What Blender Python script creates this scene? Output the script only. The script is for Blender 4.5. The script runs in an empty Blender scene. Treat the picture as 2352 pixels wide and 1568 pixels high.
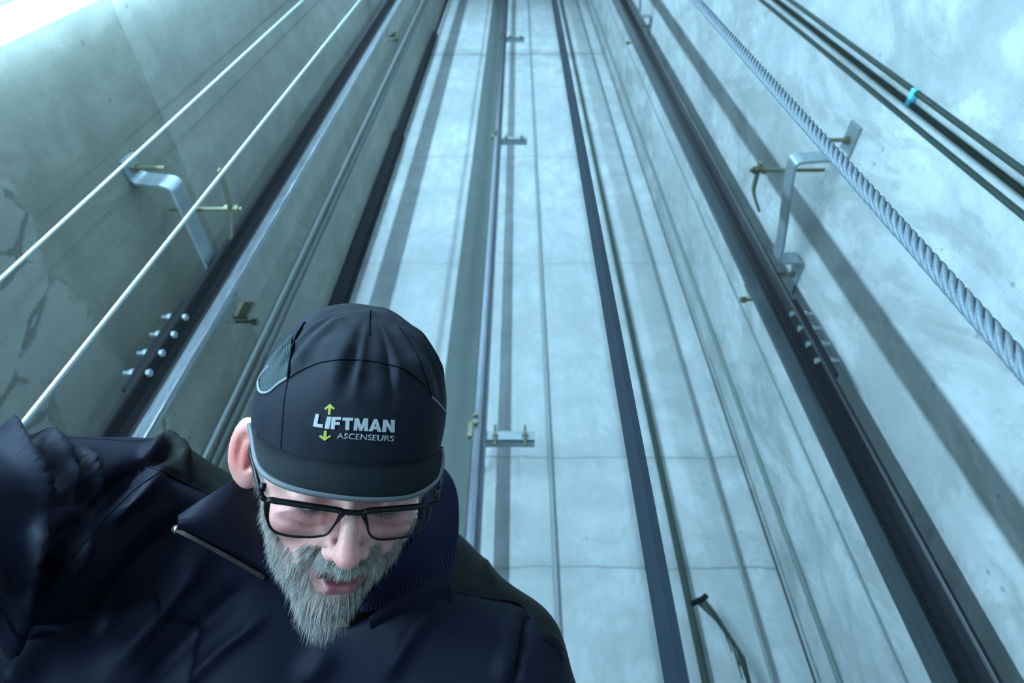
import bpy, bmesh, math, random
import numpy as np
from mathutils import Vector, Matrix
from mathutils.bvhtree import BVHTree
random.seed(7); rng = np.random.default_rng(7)
C = bpy.context.scene.collection
H0 = 1.15                       # lens height above the pit floor
FPX, CX, CY = 1313.0, 1176.0, 784.0

# ------------------------------------------------------------------ camera
def nrm(a): a = np.array(a, float); return a / np.linalg.norm(a)
zc = nrm((15, 1241, -1313)); yc = np.array((15, -1390, -1313.0)); yc = nrm(yc - zc * yc.dot(zc)); xc = np.cross(yc, zc)
RC = np.array([xc, yc, zc])     # camera axes -> world axes
MC = Matrix.Translation((0, 0, H0)) @ Matrix([list(r) for r in RC]).to_4x4()
cam = bpy.data.cameras.new('camera'); camo = bpy.data.objects.new('camera', cam); C.objects.link(camo)
camo.matrix_world = MC
cam.sensor_width = 36; cam.lens = FPX / 2352 * 36; cam.clip_start = .02; cam.clip_end = 100
cam.dof.use_dof = True; cam.dof.focus_distance = .50; cam.dof.aperture_fstop = 6.5
bpy.context.scene.camera = camo
def P(u, v, d): return Vector(((u - CX) / FPX * d, -(v - CY) / FPX * d, -d))       # camera space point
def W(u, v, d): return MC @ P(u, v, d)

# ------------------------------------------------------------------ helpers
def link(name, me, mat=None, parent=None, smooth=False, **tags):
    o = bpy.data.objects.new(name, me); C.objects.link(o)
    if mat is not None:
        for m in (mat if isinstance(mat, (list, tuple)) else [mat]): me.materials.append(m)
    if parent is not None: o.parent = parent
    if smooth: me.polygons.foreach_set('use_smooth', [True] * len(me.polygons))
    for k, v in tags.items(): o[k] = v
    return o
def thing(name, label, cat, loc=(0, 0, 0), group=None):
    o = bpy.data.objects.new(name, None); C.objects.link(o); o.location = loc
    o['label'] = label; o['category'] = cat
    if group: o['group'] = group
    return o
class MB:
    def __init__(s): s.v = []; s.f = []; s.m = []
    def add(s, v, f, mi=0):
        n = len(s.v); s.v += [tuple(x) for x in v]; s.f += [tuple(i + n for i in q) for q in f]; s.m += [mi] * len(f)
    def box(s, lo, hi, mi=0):
        x0, y0, z0 = lo; x1, y1, z1 = hi
        s.add([(x0,y0,z0),(x1,y0,z0),(x1,y1,z0),(x0,y1,z0),(x0,y0,z1),(x1,y0,z1),(x1,y1,z1),(x0,y1,z1)],
              [(0,3,2,1),(4,5,6,7),(0,1,5,4),(1,2,6,5),(2,3,7,6),(3,0,4,7)], mi)
    def prism(s, poly, z0, z1, mi=0, nz=1):        # poly in xy (ccw), extruded along z
        n = len(poly); v = []; f = []
        for k in range(nz + 1):
            z = z0 + (z1 - z0) * k / nz; v += [(x, y, z) for x, y in poly]
        for k in range(nz):
            for i in range(n):
                j = (i + 1) % n; f.append((k*n+i, k*n+j, (k+1)*n+j, (k+1)*n+i))
        f.append(tuple(range(n - 1, -1, -1))); f.append(tuple(nz * n + i for i in range(n)))
        s.add(v, f, mi)
    def tube(s, pts, rad, n=10, mi=0, caps=True):
        pts = [Vector(p) for p in pts]; v = []; f = []; m = len(pts)
        if not hasattr(rad, '__len__'): rad = [rad] * m
        t0 = (pts[1] - pts[0]).normalized()
        ref = Vector((0, 0, 1)) if abs(t0.z) < .9 else Vector((1, 0, 0))
        a = t0.cross(ref).normalized()
        for i, p in enumerate(pts):
            t = (pts[min(i+1, m-1)] - pts[max(i-1, 0)]).normalized()
            a = (a - t * a.dot(t)).normalized(); b = t.cross(a)
            for k in range(n):
                c = 2 * math.pi * k / n
                v.append(p + (a * math.cos(c) + b * math.sin(c)) * rad[i])
        for i in range(m - 1):
            for k in range(n):
                j = (k + 1) % n; f.append((i*n+k, i*n+j, (i+1)*n+j, (i+1)*n+k))
        if caps: f.append(tuple(range(n-1, -1, -1))); f.append(tuple((m-1)*n + k for k in range(n)))
        s.add(v, f, mi)
    def hexa(s, c, axis, r, h, mi=0): 
        c = Vector(c); axis = Vector(axis).normalized()
        s.tube([c, c + axis * h], r, 6, mi)
    def mesh(s, name):
        me = bpy.data.meshes.new(name); me.from_pydata(s.v, [], s.f); me.update()
        me.polygons.foreach_set('material_index', s.m); return me
    def build(s, name, mat, parent=None, smooth=False, bevel=0, **tags):
        o = link(name, s.mesh(name), mat, parent, smooth, **tags)
        if bevel:
            b = o.modifiers.new('bevel', 'BEVEL'); b.width = bevel; b.segments = 2; b.limit_method = 'ANGLE'
            b.harden_normals = False
        return o

# ------------------------------------------------------------------ materials
class NT:
    def __init__(s, name):
        s.m = bpy.data.materials.new(name); s.m.use_nodes = True; s.t = s.m.node_tree
        s.b = s.t.nodes['Principled BSDF']; s.out = s.t.nodes['Material Output']
    def n(s, typ, **kw):
        x = s.t.nodes.new(typ)
        for k, v in kw.items(): setattr(x, k, v)
        return x
    def l(s, a, b): s.t.links.new(a, b)
    def val(s, sock, v):
        if hasattr(v, 'is_linked') or hasattr(v, 'links'): s.l(v, sock)
        else: sock.default_value = v
    def math(s, op, a, b=0.0, c=None, clamp=False):
        x = s.n('ShaderNodeMath', operation=op); x.use_clamp = clamp
        s.val(x.inputs[0], a); s.val(x.inputs[1], b)
        if c is not None: s.val(x.inputs[2], c)
        return x.outputs[0]
    def noise(s, vec, scale, detail=4, rough=.55, dist=0.0):
        x = s.n('ShaderNodeTexNoise'); s.l(vec, x.inputs['Vector'])
        x.inputs['Scale'].default_value = scale; x.inputs['Detail'].default_value = detail
        x.inputs['Roughness'].default_value = rough; x.inputs['Distortion'].default_value = dist
        return x.outputs['Fac']
    def mapping(s, vec, scale=(1,1,1), loc=(0,0,0)):
        x = s.n('ShaderNodeMapping'); s.l(vec, x.inputs[0]); x.inputs['Scale'].default_value = scale; x.inputs['Location'].default_value = loc
        return x.outputs[0]
    def ramp(s, fac, stops):
        x = s.n('ShaderNodeValToRGB'); s.l(fac, x.inputs[0]); e = x.color_ramp.elements
        while len(e) < len(stops): e.new(.5)
        for i, (p, c) in enumerate(stops):
            e[i].position = p; e[i].color = (c, c, c, 1) if not hasattr(c, '__len__') else (*c, 1)
        return x.outputs['Color']
    def step(s, x, lo, hi):      # smoothstep
        r = s.n('ShaderNodeMapRange', interpolation_type='SMOOTHSTEP'); s.val(r.inputs['Value'], x)
        s.val(r.inputs['From Min'], lo); s.val(r.inputs['From Max'], hi); return r.outputs['Result']
    def mix(s, f, a, b, mode='MIX'):
        x = s.n('ShaderNodeMix', data_type='RGBA', blend_type=mode)
        s.val(x.inputs[0], f)
        for k, v in ((6, a), (7, b)):
            if hasattr(v, 'links'): s.l(v, x.inputs[k])
            else: x.inputs[k].default_value = (*v, 1) if hasattr(v, '__len__') else (v, v, v, 1)
        return x.outputs[2]
    def bump(s, h, strength=.3, dist=.002):
        x = s.n('ShaderNodeBump'); s.l(h, x.inputs['Height']); x.inputs['Strength'].default_value = strength; x.inputs['Distance'].default_value = dist
        s.l(x.outputs[0], s.b.inputs['Normal'])
    def set(s, **kw):
        for k, v in kw.items():
            k = k.replace('_', ' ').title() if k not in ('IOR',) else k
            sock = s.b.inputs[k]
            if hasattr(v, 'links'): s.l(v, sock)
            else: sock.default_value = (*v, 1) if hasattr(v, '__len__') and len(v) == 3 and sock.type == 'RGBA' else v
        return s.m
def simple(name, col, rough=.5, metal=0.0, nscale=60, namt=.15, bump=0.0, stretch=(1,1,1), **kw):
    spec = kw.pop('Specular IOR Level', None)
    s = NT(name); co = s.mapping(s.n('ShaderNodeTexCoord').outputs['Object'], stretch)
    nf = s.noise(co, nscale, 5)
    c = s.mix(nf, tuple(x * (1 - namt) for x in col), tuple(min(1, x * (1 + namt)) for x in col))
    s.set(base_color=c, roughness=rough, metallic=metal, **kw)
    if bump: s.bump(nf, bump, .001)
    if spec is not None: s.b.inputs['Specular IOR Level'].default_value = spec
    return s.m

def concrete(name, base, joints, axis='x', kind='back'):
    s = NT(name); co = s.n('ShaderNodeTexCoord').outputs['Object']
    sep = s.n('ShaderNodeSeparateXYZ'); s.l(co, sep.inputs[0]); X, Y, Z = sep.outputs
    big = s.noise(co, 1.3, 5, .6); med = s.noise(co, 6, 6, .62, .3); fine = s.noise(co, 55, 4, .6)
    streak = s.noise(s.mapping(co, (9, 9, .7)), 1.6, 5, .6)
    c = s.ramp(big, [(.30, tuple(b * .80 for b in base)), (.5, base), (.72, tuple(min(1, b * 1.13) for b in base))])
    c = s.mix(s.ramp(med, [(.36, .75), (.56, 0.0)]), c, tuple(b * .70 for b in base))
    veil = s.noise(s.mapping(co, (1, 1, .55), (3.1, 1.7, .4)), 3.3, 7, .62, 1.2)
    c = s.mix(s.ramp(veil, [(.40, .0), (.47, .55), (.54, 0.0)]), c, tuple(b * .72 for b in base))
    c = s.mix(s.ramp(streak, [(.38, .40), (.58, 0.0)]), c, tuple(b * .70 for b in (base[0], base[1]*1.02, base[2]*.97)))
    c = s.mix(s.ramp(fine, [(.3, .35), (.45, 0.0)]), c, tuple(b * .6 for b in base))
    # pores of the cast surface
    vo = s.n('ShaderNodeTexVoronoi'); s.l(co, vo.inputs['Vector']); vo.inputs['Scale'].default_value = 16
    pore = s.math('MULTIPLY', s.math('LESS_THAN', vo.outputs['Distance'], .09), s.math('GREATER_THAN', s.noise(co, 3, 2), .53))
    c = s.mix(s.math('MULTIPLY', pore, .55), c, tuple(b * .35 for b in base))
    wob = s.math('MULTIPLY', s.math('SUBTRACT', s.noise(co, 7, 4), .5), .035)
    zz = s.math('ADD', Z, wob); lines = None
    for zj, wd, st in joints:
        d = s.math('ABSOLUTE', s.math('SUBTRACT', zz, zj))
        ln = s.math('MULTIPLY', s.math('SUBTRACT', 1.0, s.step(d, wd * .4, wd * 1.6)), st)
        halo = s.math('MULTIPLY', s.math('SUBTRACT', 1.0, s.step(d, 0.0, wd * 16)), st * .45)
        halo = s.math('MULTIPLY', halo, s.step(s.noise(co, 3.5, 4), .42, .62))
        t = s.math('MAXIMUM', ln, halo); lines = t if lines is None else s.math('MAXIMUM', lines, t)
    if lines is not None: c = s.mix(lines, c, tuple(b * .33 for b in base))
    if kind == 'left':
        edge = s.math('ADD', Z, s.math('MULTIPLY', s.math('SUBTRACT', s.noise(co, 5, 5, .6), .5), .05))
        below = s.math('SUBTRACT', 1.0, s.step(edge, H0 + 1.45, H0 + 1.48))
        lowz = s.math('ADD', Z, s.math('MULTIPLY', s.math('SUBTRACT', s.noise(co, 3.2, 6, .6), .5), .55))
        rag = s.step(lowz, H0 + .92, H0 + .95)
        band = s.math('MULTIPLY', below, rag)
        c = s.mix(s.math('MULTIPLY', band, .9), c, (.72, .73, .68), 'MULTIPLY')
        # scratches and cracks of torn-off formwork in the low part
        v2 = s.n('ShaderNodeTexVoronoi', feature='DISTANCE_TO_EDGE'); s.l(s.mapping(co, (1, 3.2, 2.0)), v2.inputs['Vector']); v2.inputs['Scale'].default_value = 2.6
        ds = s.math('ADD', v2.outputs['Distance'], s.math('ADD', s.math('MULTIPLY', s.math('SUBTRACT', s.noise(co, 14, 5), .5), .12), s.math('MULTIPLY', s.math('SUBTRACT', s.noise(co, 3.5, 5, .65), .5), .55)))
        crack = s.math('MULTIPLY', s.math('SUBTRACT', 1.0, s.step(s.math('ABSOLUTE', ds), .010, .055)), s.step(s.noise(co, 2.5, 3), .36, .50))
        crack = s.math('MULTIPLY', crack, s.math('SUBTRACT', 1.0, rag))
        c = s.mix(s.math('MULTIPLY', crack, .85), c, tuple(b * .34 for b in base))
    if kind == 'right':
        pat = s.noise(s.mapping(co, (1, 2.2, 1)), 2.0, 6, .65, .8)
        c = s.mix(s.ramp(pat, [(.44, .9), (.50, 0.0)]), c, (.78, .78, .77), 'MULTIPLY')
        # a faint yellow chalk mark
        ym = s.math('MULTIPLY', s.math('SUBTRACT', 1.0, s.step(s.math('ABSOLUTE', s.math('ADD', s.math('SUBTRACT', Y, .628), s.math('MULTIPLY', s.math('SUBTRACT', Z, H0 + .71), .12))), .002, .008)),
                    s.math('SUBTRACT', 1.0, s.step(s.math('ABSOLUTE', s.math('SUBTRACT', Z, H0 + .71)), .05, .13)))
        c = s.mix(s.math('MULTIPLY', ym, .35), c, (.62, .72, .22))
    s.set(base_color=c, roughness=.85)
    h = s.math('ADD', s.math('MULTIPLY', med, .6), s.math('MULTIPLY', fine, .4)); s.bump(h, .25, .004)
    return s.m

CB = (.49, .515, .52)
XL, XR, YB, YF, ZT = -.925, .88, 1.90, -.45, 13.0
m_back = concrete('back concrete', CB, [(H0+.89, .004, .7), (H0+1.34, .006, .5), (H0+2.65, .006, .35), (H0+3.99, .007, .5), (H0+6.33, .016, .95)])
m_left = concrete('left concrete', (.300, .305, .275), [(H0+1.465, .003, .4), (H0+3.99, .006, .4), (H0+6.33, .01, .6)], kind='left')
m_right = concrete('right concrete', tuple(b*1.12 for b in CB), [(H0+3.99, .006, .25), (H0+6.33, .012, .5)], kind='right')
m_floor = concrete('pit concrete', tuple(b*.5 for b in CB), [])
def wall(name, lo, hi, mat):
    b = MB(); b.box(lo, hi); return b.build(name, mat, kind='structure')
T = .15
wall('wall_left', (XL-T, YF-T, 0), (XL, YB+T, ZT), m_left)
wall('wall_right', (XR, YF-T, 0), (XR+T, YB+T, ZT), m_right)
wall('wall_back', (XL, YB, 0), (XR, YB+T, ZT), m_back)
wall('wall_front', (XL, YF-T, 0), (XR, YF, ZT), m_back)
wall('floor', (XL-T, YF-T, -.2), (XR+T, YB+T, 0), m_floor)
wall('ceiling', (XL-T, YF-T, ZT), (XR+T, YB+T, ZT+.2), m_back)

# metals
m_gal = simple('galvanised steel', (.27, .32, .34), .45, .55, 40, .25, .15)
m_zinc = simple('yellow zinc bolt', (.17, .17, .11), .42, .6, 90, .2)
m_rail_dark = simple('dark oiled rail steel', (.010, .011, .014), .30, .35, 30, .45, .2, (1,1,.15))
m_rail_face = simple('machined rail steel', (.34, .37, .41), .28, .85, 110, .8, .6, (1,1,.12))
m_rail_soft = simple('grey rail steel', (.07, .085, .095), .28, .7, 60, .5, .4, (1,1,.1))
m_belt = simple('dark rubber belt', (.010, .015, .022), .7, 0, 50, .2, **{'Specular IOR Level': .15})
m_cable = simple('dark grey cable', (.030, .045, .038), .7, 0, 60, .2, **{'Specular IOR Level': .15})
m_black = simple('black cable cover', (.008, .009, .011), .8, 0, 50, .2, **{'Specular IOR Level': .1})
m_white_rope = simple('pale sheathed rope', (.55, .60, .62), .5, .0, 220, .18, .3)
m_tape = simple('cyan tape', (.12, .62, .82), .5)
m_white = simple('white lamp housing', (.85, .87, .88), .4, 0, 30, .04)
def wire_rope_mat():
    s = NT('stranded wire rope'); co = s.n('ShaderNodeTexCoord').outputs['Object']
    nf = s.noise(co, 500, 3); s.set(base_color=s.mix(nf, (.05, .065, .08), (.20, .24, .28)), roughness=.6, metallic=.3); return s.m
m_wire = wire_rope_mat()
def emit(name, col, st):
    s = NT(name); s.b.inputs['Base Color'].default_value = (.8, .8, .8, 1)
    s.b.inputs['Emission Color'].default_value = (*col, 1); s.b.inputs['Emission Strength'].default_value = st; return s.m

# ------------------------------------------------------------------ tube lamps along both side walls
LCOL = (.44, .765, 1.0)
mA = emit('lit lamp tube left', LCOL, 1150); mB = emit('lit lamp tube right', LCOL, 300); mC = emit('lit lamp tube corner', LCOL, 50)
def lamp(side, y, z0, z1, mt, label, group, hw=.035, tr=.0075):
    sgn = 1 if side < 0 else -1; xw = XL if side < 0 else XR
    t = thing('tube_lamp', label, 'lamp', (xw, y, z0), group)
    b = MB(); L = z1 - z0
    poly = [(0, -hw), (.008*sgn, -hw), (.022*sgn, -hw*.5), (.022*sgn, hw*.5), (.008*sgn, hw), (0, hw)]
    if sgn < 0: poly = poly[::-1]
    b.prism(poly, 0, L); b.build('lamp_housing', m_white, t)
    b = MB(); xx = sgn * .040
    b.tube([(xx, 0, .03), (xx, 0, L - .03)], tr, 16); b.build('lamp_tube', mt, t, True)
    for z in (.012, L - .042):
        b = MB(); b.box((min(sgn*.02, sgn*.056), -.016, z), (max(sgn*.02, sgn*.056), .016, z + .03)); b.build('end_cap', m_white, t, bevel=.003)
    return t
for k, (z0, z1, wd_) in enumerate(((H0 - .75, H0 + 1.8, 'lowest'), (H0 + 3.0, H0 + 5.2, 'second lowest'), (H0 + 5.9, H0 + 8.1, 'third lowest'))):
    lamp(-1, -.28, z0, z1, mA, 'long white tube lamp on the left wall near the front corner, %s' % wd_, None)
    lamp(1, -.28, z0 + (2.6 if k == 0 else 0), z1 + (.9 if k == 0 else 0), mB, 'long white tube lamp on the right wall near the front corner, %s' % wd_, None)
lamp(-1, .279, H0 + .75, H0 + 2.3, mC, 'glaring white tube lamp on the left concrete wall at the upper left corner', None, .020, .017)

# ------------------------------------------------------------------ guide rails
def t_rail(name, label, xf, yb, sgn, flange=.115, ht=.062, bl=.016, fth=.012, mats=None, z0=.0, z1=12.6, yz=False):
    """T profile: flange plane at x = xf, blade pointing to -sgn (towards the shaft middle)."""
    t = thing(name, label, 'rail', (xf, yb, z0))
    k = -sgn
    b = MB(); h = flange / 2
    def pl(pts): 
        pts = [(k * x, y) for x, y in pts]
        return pts if k > 0 else pts[::-1]
    b.prism(pl([(-fth, -h), (-.004, -h), (0, -h + .005), (.004, -h*.45), (.012, -bl*.38), (.012, bl*.38), (.004, h*.45), (0, h), (-fth, h)]), 0, z1 - z0)
    o = b.build('rail_flange', mats[0], t, bevel=.0015)
    b = MB(); b.prism(pl([(.012, -bl*.38), (ht*.45, -bl*.38), (ht*.45, bl*.38), (.012, bl*.38)]), 0, z1 - z0); b.build('rail_neck', mats[1], t)
    b = MB(); b.prism(pl([(ht*.45, -bl/2), (ht, -bl/2), (ht, bl/2), (ht*.45, bl/2)]), 0, z1 - z0); b.build('rail_blade', mats[2], t, bevel=.0012)
    return t
m_blade_r = m_rail_soft
m_flange_l = simple('black painted rail steel', (.006, .006, .007), .6, 0, 30, .4, .2, (1,1,.15), **{'Specular IOR Level': .12})
railL = t_rail('guide_rail', 'dark T-shaped guide rail with a shiny machined edge on the left wall', -.812, .945, -1, .108, .050, .018, mats=(m_flange_l, m_flange_l, m_rail_face))
railR = t_rail('guide_rail', 'dark T-shaped guide rail standing in front of the bright right wall', .775, 1.100, 1, .110, .064, .018, mats=(m_rail_dark, m_rail_dark, m_blade_r))
def fishplate(rail, sgn, z, fl):
    z -= 0.0
    b = MB(); k = sgn
    b.box((min(k*.012, k*.028), -fl/2 + .004, z - .15), (max(k*.012, k*.028), fl/2 - .004, z + .15)); p = b.build('fishplate', m_rail_dark, rail, bevel=.002)
    for i in range(4):
        for yy in (-fl/2 + .012, fl/2 - .014):
            zz = z - .095 + i * .062
            b = MB(); b.hexa((-k*.000, yy, zz), (-k, 0, 0), .0085, .008); b.tube([(-k*.004, yy, zz), (k*.052, yy, zz)], .0050, 10); b.hexa((k*.028, yy, zz), (k, 0, 0), .0095, .009)
            b.build('bolt', m_gal, p)
fishplate(railL, -1, H0 + .95, .108); fishplate(railR, 1, H0 + 1.14, .110)
fishplate(railL, -1, H0 + 5.95, .108); fishplate(railR, 1, H0 + 6.14, .110)
# counterweight rail in front of the back wall (blade pointing sideways)
def cw_rail():
    t = thing('guide_rail', 'slim grey guide rail running up in front of the back wall, centre', 'rail', (-.141, 1.68, 0))
    b = MB(); b.prism([(-.024, 0), (-.024, .006), (.024, .006), (.024, 0), (.006, -.002), (.005, -.020), (-.005, -.020), (-.006, -.002)][::-1], 0, 12.4); b.build('rail_flange', simple('blue grey rail steel', (.105, .115, .135), .4, .6, 60, .3, .2, (1,1,.2)), t)
    b = MB(); b.prism([(-.006, -.036), (.006, -.036), (.006, -.020), (-.006, -.020)], 0, 12.4); b.build('rail_blade', simple('dull machined steel', (.10, .11, .13), .45, .6, 60, .5, .4, (1,1,.12)), t, bevel=.001)
    return t
cw_rail()

# ------------------------------------------------------------------ brackets
def strip(b, pts, wz, th, z):       # bent flat steel: pts in xy, width wz along z; rounded bends
    P2 = [Vector((x, y)) for x, y in pts]; out = []
    for i, p in enumerate(P2):
        if 0 < i < len(P2) - 1:
            a = (P2[i-1] - p).normalized(); c = (P2[i+1] - p).normalized(); r = .018
            for k in range(6):
                t = k / 5; out.append((p + a*r)*(1-t)**2 + p*2*t*(1-t) + (p + c*r)*t*t)
        else: out.append(p)
    n = len(out); v = []; 
    for i, p in enumerate(out):
        t = (out[min(i+1, n-1)] - out[max(i-1, 0)]).normalized(); nn = Vector((-t.y, t.x)) * th / 2
        for q, zz in ((p+nn, z-wz/2), (p-nn, z-wz/2), (p-nn, z+wz/2), (p+nn, z+wz/2)): v.append((q.x, q.y, zz))
    f = []
    for i in range(n - 1):
        for k in range(4): f.append((i*4+k, i*4+(k+1)%4, (i+1)*4+(k+1)%4, (i+1)*4+k))
    f += [(3,2,1,0), tuple((n-1)*4+k for k in range(4))]
    b.add(v, f)
def side_bracket(side, z, label, group):
    if side < 0: xw, xweb, y1, y2, yend, xc_, yc1, yc2 = XL, -.834, .600, .655, 1.10, -.735, .66, .86
    else:        xw, xweb, y1, y2, yend, xc_, yc1, yc2 = XR, .795, .615, .700, 1.035, .672, .745, .90
    k = 1 if side > 0 else -1
    t = thing('rail_bracket', label, 'bracket', (xw, y2, z), group)
    def R(x, y): return (x - xw, y - y2)
    b = MB()
    e = .004 * k
    pts = [R(xw - e, y1), R(xw - e, y2), R(xweb - (.052 if side > 0 else 0), y2 + .01), R(xweb - (.045 if side > 0 else 0), y2 + .06), R(xweb, .985 if side > 0 else y2 + .15), R(xweb, yend)]
    if side > 0: pts += [R(xw - e, yend), R(xw - e, yend + .12)]
    strip(b, pts, .055, .008, 0); b.build('bracket_strip', m_gal, t, bevel=.001)
    feet = [(y1 + y2) / 2 - .0] + ([yend + .06] if side > 0 else [])
    for yy in feet:
        b = MB(); p = R(xw, yy); b.tube([(p[0], p[1], 0), (p[0] - k*.085, p[1], 0)], .0055, 10); b.hexa((p[0]-k*.008, p[1], 0), (-k,0,0), .011, .010); b.build('anchor_bolt', m_zinc, t)
    # long clamping stud and its clip bar gripping the rail flange
    b = MB(); p = R(xc_ + k*.05, .76); b.tube([(R(xc_ - k*.012, .77)[0], .77 - y2, .055), (xw - k*.010 - xw, .77 - y2, .055)], .0055, 10)
    b.hexa((R(xc_, .77)[0] - k*.004, .77 - y2, .055), (k,0,0), .012, .012); b.hexa((R(xc_, .77)[0] + k*.022, .77 - y2, .055), (k,0,0), .012, .010); b.build('clamp_stud', m_zinc, t)
    b = MB(); strip(b, [R(xc_ + k*.01, yc1), R(xc_ + k*.014, yc1 + .09), R(xc_ + k*.050, yc2)], .018, .006, .055); b.build('clip_bar', m_zinc, t)
    b = MB(); yq = yend - .02 if side < 0 else 1.165; xq = xweb
    b.box((min(xq - k*.045, xq) - xw, yq - y2, -.015), (max(xq - k*.045, xq) - xw, yq + .012 - y2, .05)); b.hexa((xq - k*.045 - xw, yq + .035 - y2, .0), (-k, 0, 0), .011, .018)
    b.tube([(xq + k*.03 - xw, yq + .035 - y2, 0), (xq - k*.06 - xw, yq + .035 - y2, 0)], .005, 8); b.build('rail_clip', m_zinc, t)
    return t
side_bracket(-1, H0 + 1.265, 'galvanised bent steel bracket fixing the left guide rail to the wall', None)
side_bracket(-1, H0 + 4.00, 'small distant steel bracket high on the left guide rail', None)
side_bracket(-1, H0 + 6.75, 'topmost steel bracket of the left guide rail', None)
side_bracket(1, H0 + 1.47, 'large galvanised bent steel bracket with bolts beside the right guide rail', None)
side_bracket(1, H0 + 4.22, 'small distant steel bracket high on the right guide rail', None)
side_bracket(1, H0 + 6.97, 'topmost steel bracket of the right guide rail', None)
def back_bracket(z, label):
    t = thing('rail_bracket', label, 'bracket', (-.141, 1.69, z))
    b = MB()
    b.box((-.030, .0, -.022), (.20, .006, .022)); b.box((-.030, -.0, -.022), (.20, .040, -.016)); b.box((-.012, .006, -.020), (.012, .208, -.014)); b.build('bracket_angle', m_gal, t, bevel=.001)
    for x in (.055, .165):
        b = MB(); b.tube([(x, -.015, .0), (x, .045, .0)], .0055, 10); b.hexa((x, -.008, 0), (0,1,0), .012, .009); b.tube([(x, -.004, -.045), (x, -.004, .045)], .005, 8); b.build('anchor_bolt', m_zinc, t)
    b = MB(); b.box((-.045, -.012, -.01), (-.028, .010, .055)); b.hexa((-.02, -.012, .05), (0,-1,0), .012, .012); b.hexa((-.02, -.012, .085), (0,-1,0), .009, .012); b.build('rail_clip', m_zinc, t)
    return t
back_bracket(H0 + 1.285, 'steel angle bracket on the back wall beside the man\'s cap')
back_bracket(H0 + 3.83, 'small steel angle bracket halfway up the centre rail on the back wall')
back_bracket(H0 + 6.15, 'faint distant angle bracket near the dark horizontal joint of the back wall')

# ------------------------------------------------------------------ ropes, belts, cables
def vert(name, label, cat, x, y, r, mat, z0=0.0, z1=12.9, n=12, group=None, sway=None):
    b = MB(); pts = [(0, 0, z) for z in np.linspace(z0, z1, 40)]
    if sway: pts = [(sway*math.sin(p[2]*1.3), sway*math.cos(p[2]*.9), p[2]) for p in pts]
    b.tube(pts, r, n); o = b.build(name, mat, None, True, label=label, category=cat); o.location = (x, y, 0)
    if group: o['group'] = group
    return o
vert('steel_rope', 'pale thin rope nearest the left edge of the shaft', 'rope', -.712, .472, .0028, m_white_rope)
vert('steel_rope', 'pale thin rope running just behind the raised arm, crossing the left bracket', 'rope', -.463, .419, .0027, m_white_rope)
def twisted():
    Rr = .0064; NS = 6; n = NS * 8; v = []; f = []
    zs = list(np.arange(0.9, 2.6, .0016)) + list(np.arange(2.6, 5.0, .008)); zs = [0, .3, .6] + zs + list(np.arange(5.0, 12.9, .1)); pitch = .062
    for z in zs:
        a0 = 2 * math.pi * z / pitch
        for k in range(n):
            a = 2 * math.pi * k / n; u = ((k % 8) + .0) / 8 * 2 - 1; r = Rr * (.66 + .34 * math.sqrt(max(0.0, 1 - u * u)))
            v.append((r * math.cos(a + a0), r * math.sin(a + a0), z))
    for i in range(len(zs) - 1):
        for k in range(n): j = (k+1) % n; f.append((i*n+k, i*n+j, (i+1)*n+j, (i+1)*n+k))
    f += [tuple(range(n-1, -1, -1)), tuple((len(zs)-1)*n+k for k in range(n))]
    b = MB(); b.add(v, f); o = b.build('wire_rope', m_wire, None, True, label='thick twisted steel wire rope at the right edge, its strands clearly visible', category='rope'); o.location = (.298, .245, 0)
twisted()
# three dark cables near the right wall, two of them tied with a cyan tape
cabs = []
for Y_, tag_ in ((.5285, 'lowest of the three thin dark cables crossing the upper right corner'), (.4985, 'middle one of the three thin dark cables, tied with cyan tape to its neighbour'), (.4725, 'outermost of the three thin dark cables at the upper right corner')):
    cabs.append(vert('electric_cable', tag_, 'cable', XR - .0062, Y_, .0058, m_cable))
b = MB(); b.box((-.013, -.020, -.008), (.0, .020, .008)); o = b.build('tape_tie', m_tape, None, bevel=.003, label='small cyan tape tying two dark cables together', category='tape'); o.location = (XR - .001, .4855, H0 + 1.30)
# flat suspension belt in the middle of the shaft, its edge towards the lens
b = MB(); b.prism([(-.0030, -.020), (.0030, -.020), (.0030, .020), (-.0030, .020)], 0, 12.9)
o = b.build('traction_belt', m_belt, None, label='wide flat dark belt hanging down the middle of the shaft', category='belt'); o.location = (.0978, .398, 0)
vert('electric_cable', 'olive cable with a frayed tie close to the back wall right of the belt', 'cable', .545, 1.868, .012, simple('olive cable', (.035, .050, .042), .8, **{'Specular IOR Level': .1}), group=None)
# frayed ends
t = thing('loose_wire', 'frayed bundle of loose wire ends tied to the olive cable', 'wire', (.55, 1.80, H0 + .74))
for k in range(7):
    b = MB(); a = random.uniform(-.3, .5); pts = [(0,0,0), (.02+.01*k*.4, -.01, .0-.01*k), (.045 + .008*k, -.02, -.05 - .02*k), (.06 + .006*k + a*.02, -.02, -.12 - .035*k)]
    b.tube(pts, [.007, .006, .004, .002], 6); b.build('wire_end', m_cable, t, True)
b = MB(); b.tube([(-.02, .0, -.012), (.018, -.012, 0), (.03, -.01, .01)], .009, 8); b.build('tie_knot', m_black, t, True)
vert('electric_cable', 'very thin dark cable in the right back corner of the shaft', 'cable', .845, 1.83, .0035, m_cable)
vert('electric_cable', 'thin grey cable on the back wall left of the right corner', 'cable', .74, 1.865, .006, simple('grey cable', (.20, .23, .23), .7))
# black cable trunking in the back left corner, in lengths of different width
t = thing('cable_trunking', 'black cable trunking running up the back left corner', 'trunking', (-.888, 1.80, 0))
for z0, z1, w in ((0, H0+4.15, .034), (H0+4.15, H0+6.7, .024), (H0+6.7, 12.5, .012)):
    b = MB(); b.box((-w, -w, z0), (w, w, z1 - .002)); b.build('trunking_length', m_black, t, bevel=.003)
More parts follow.
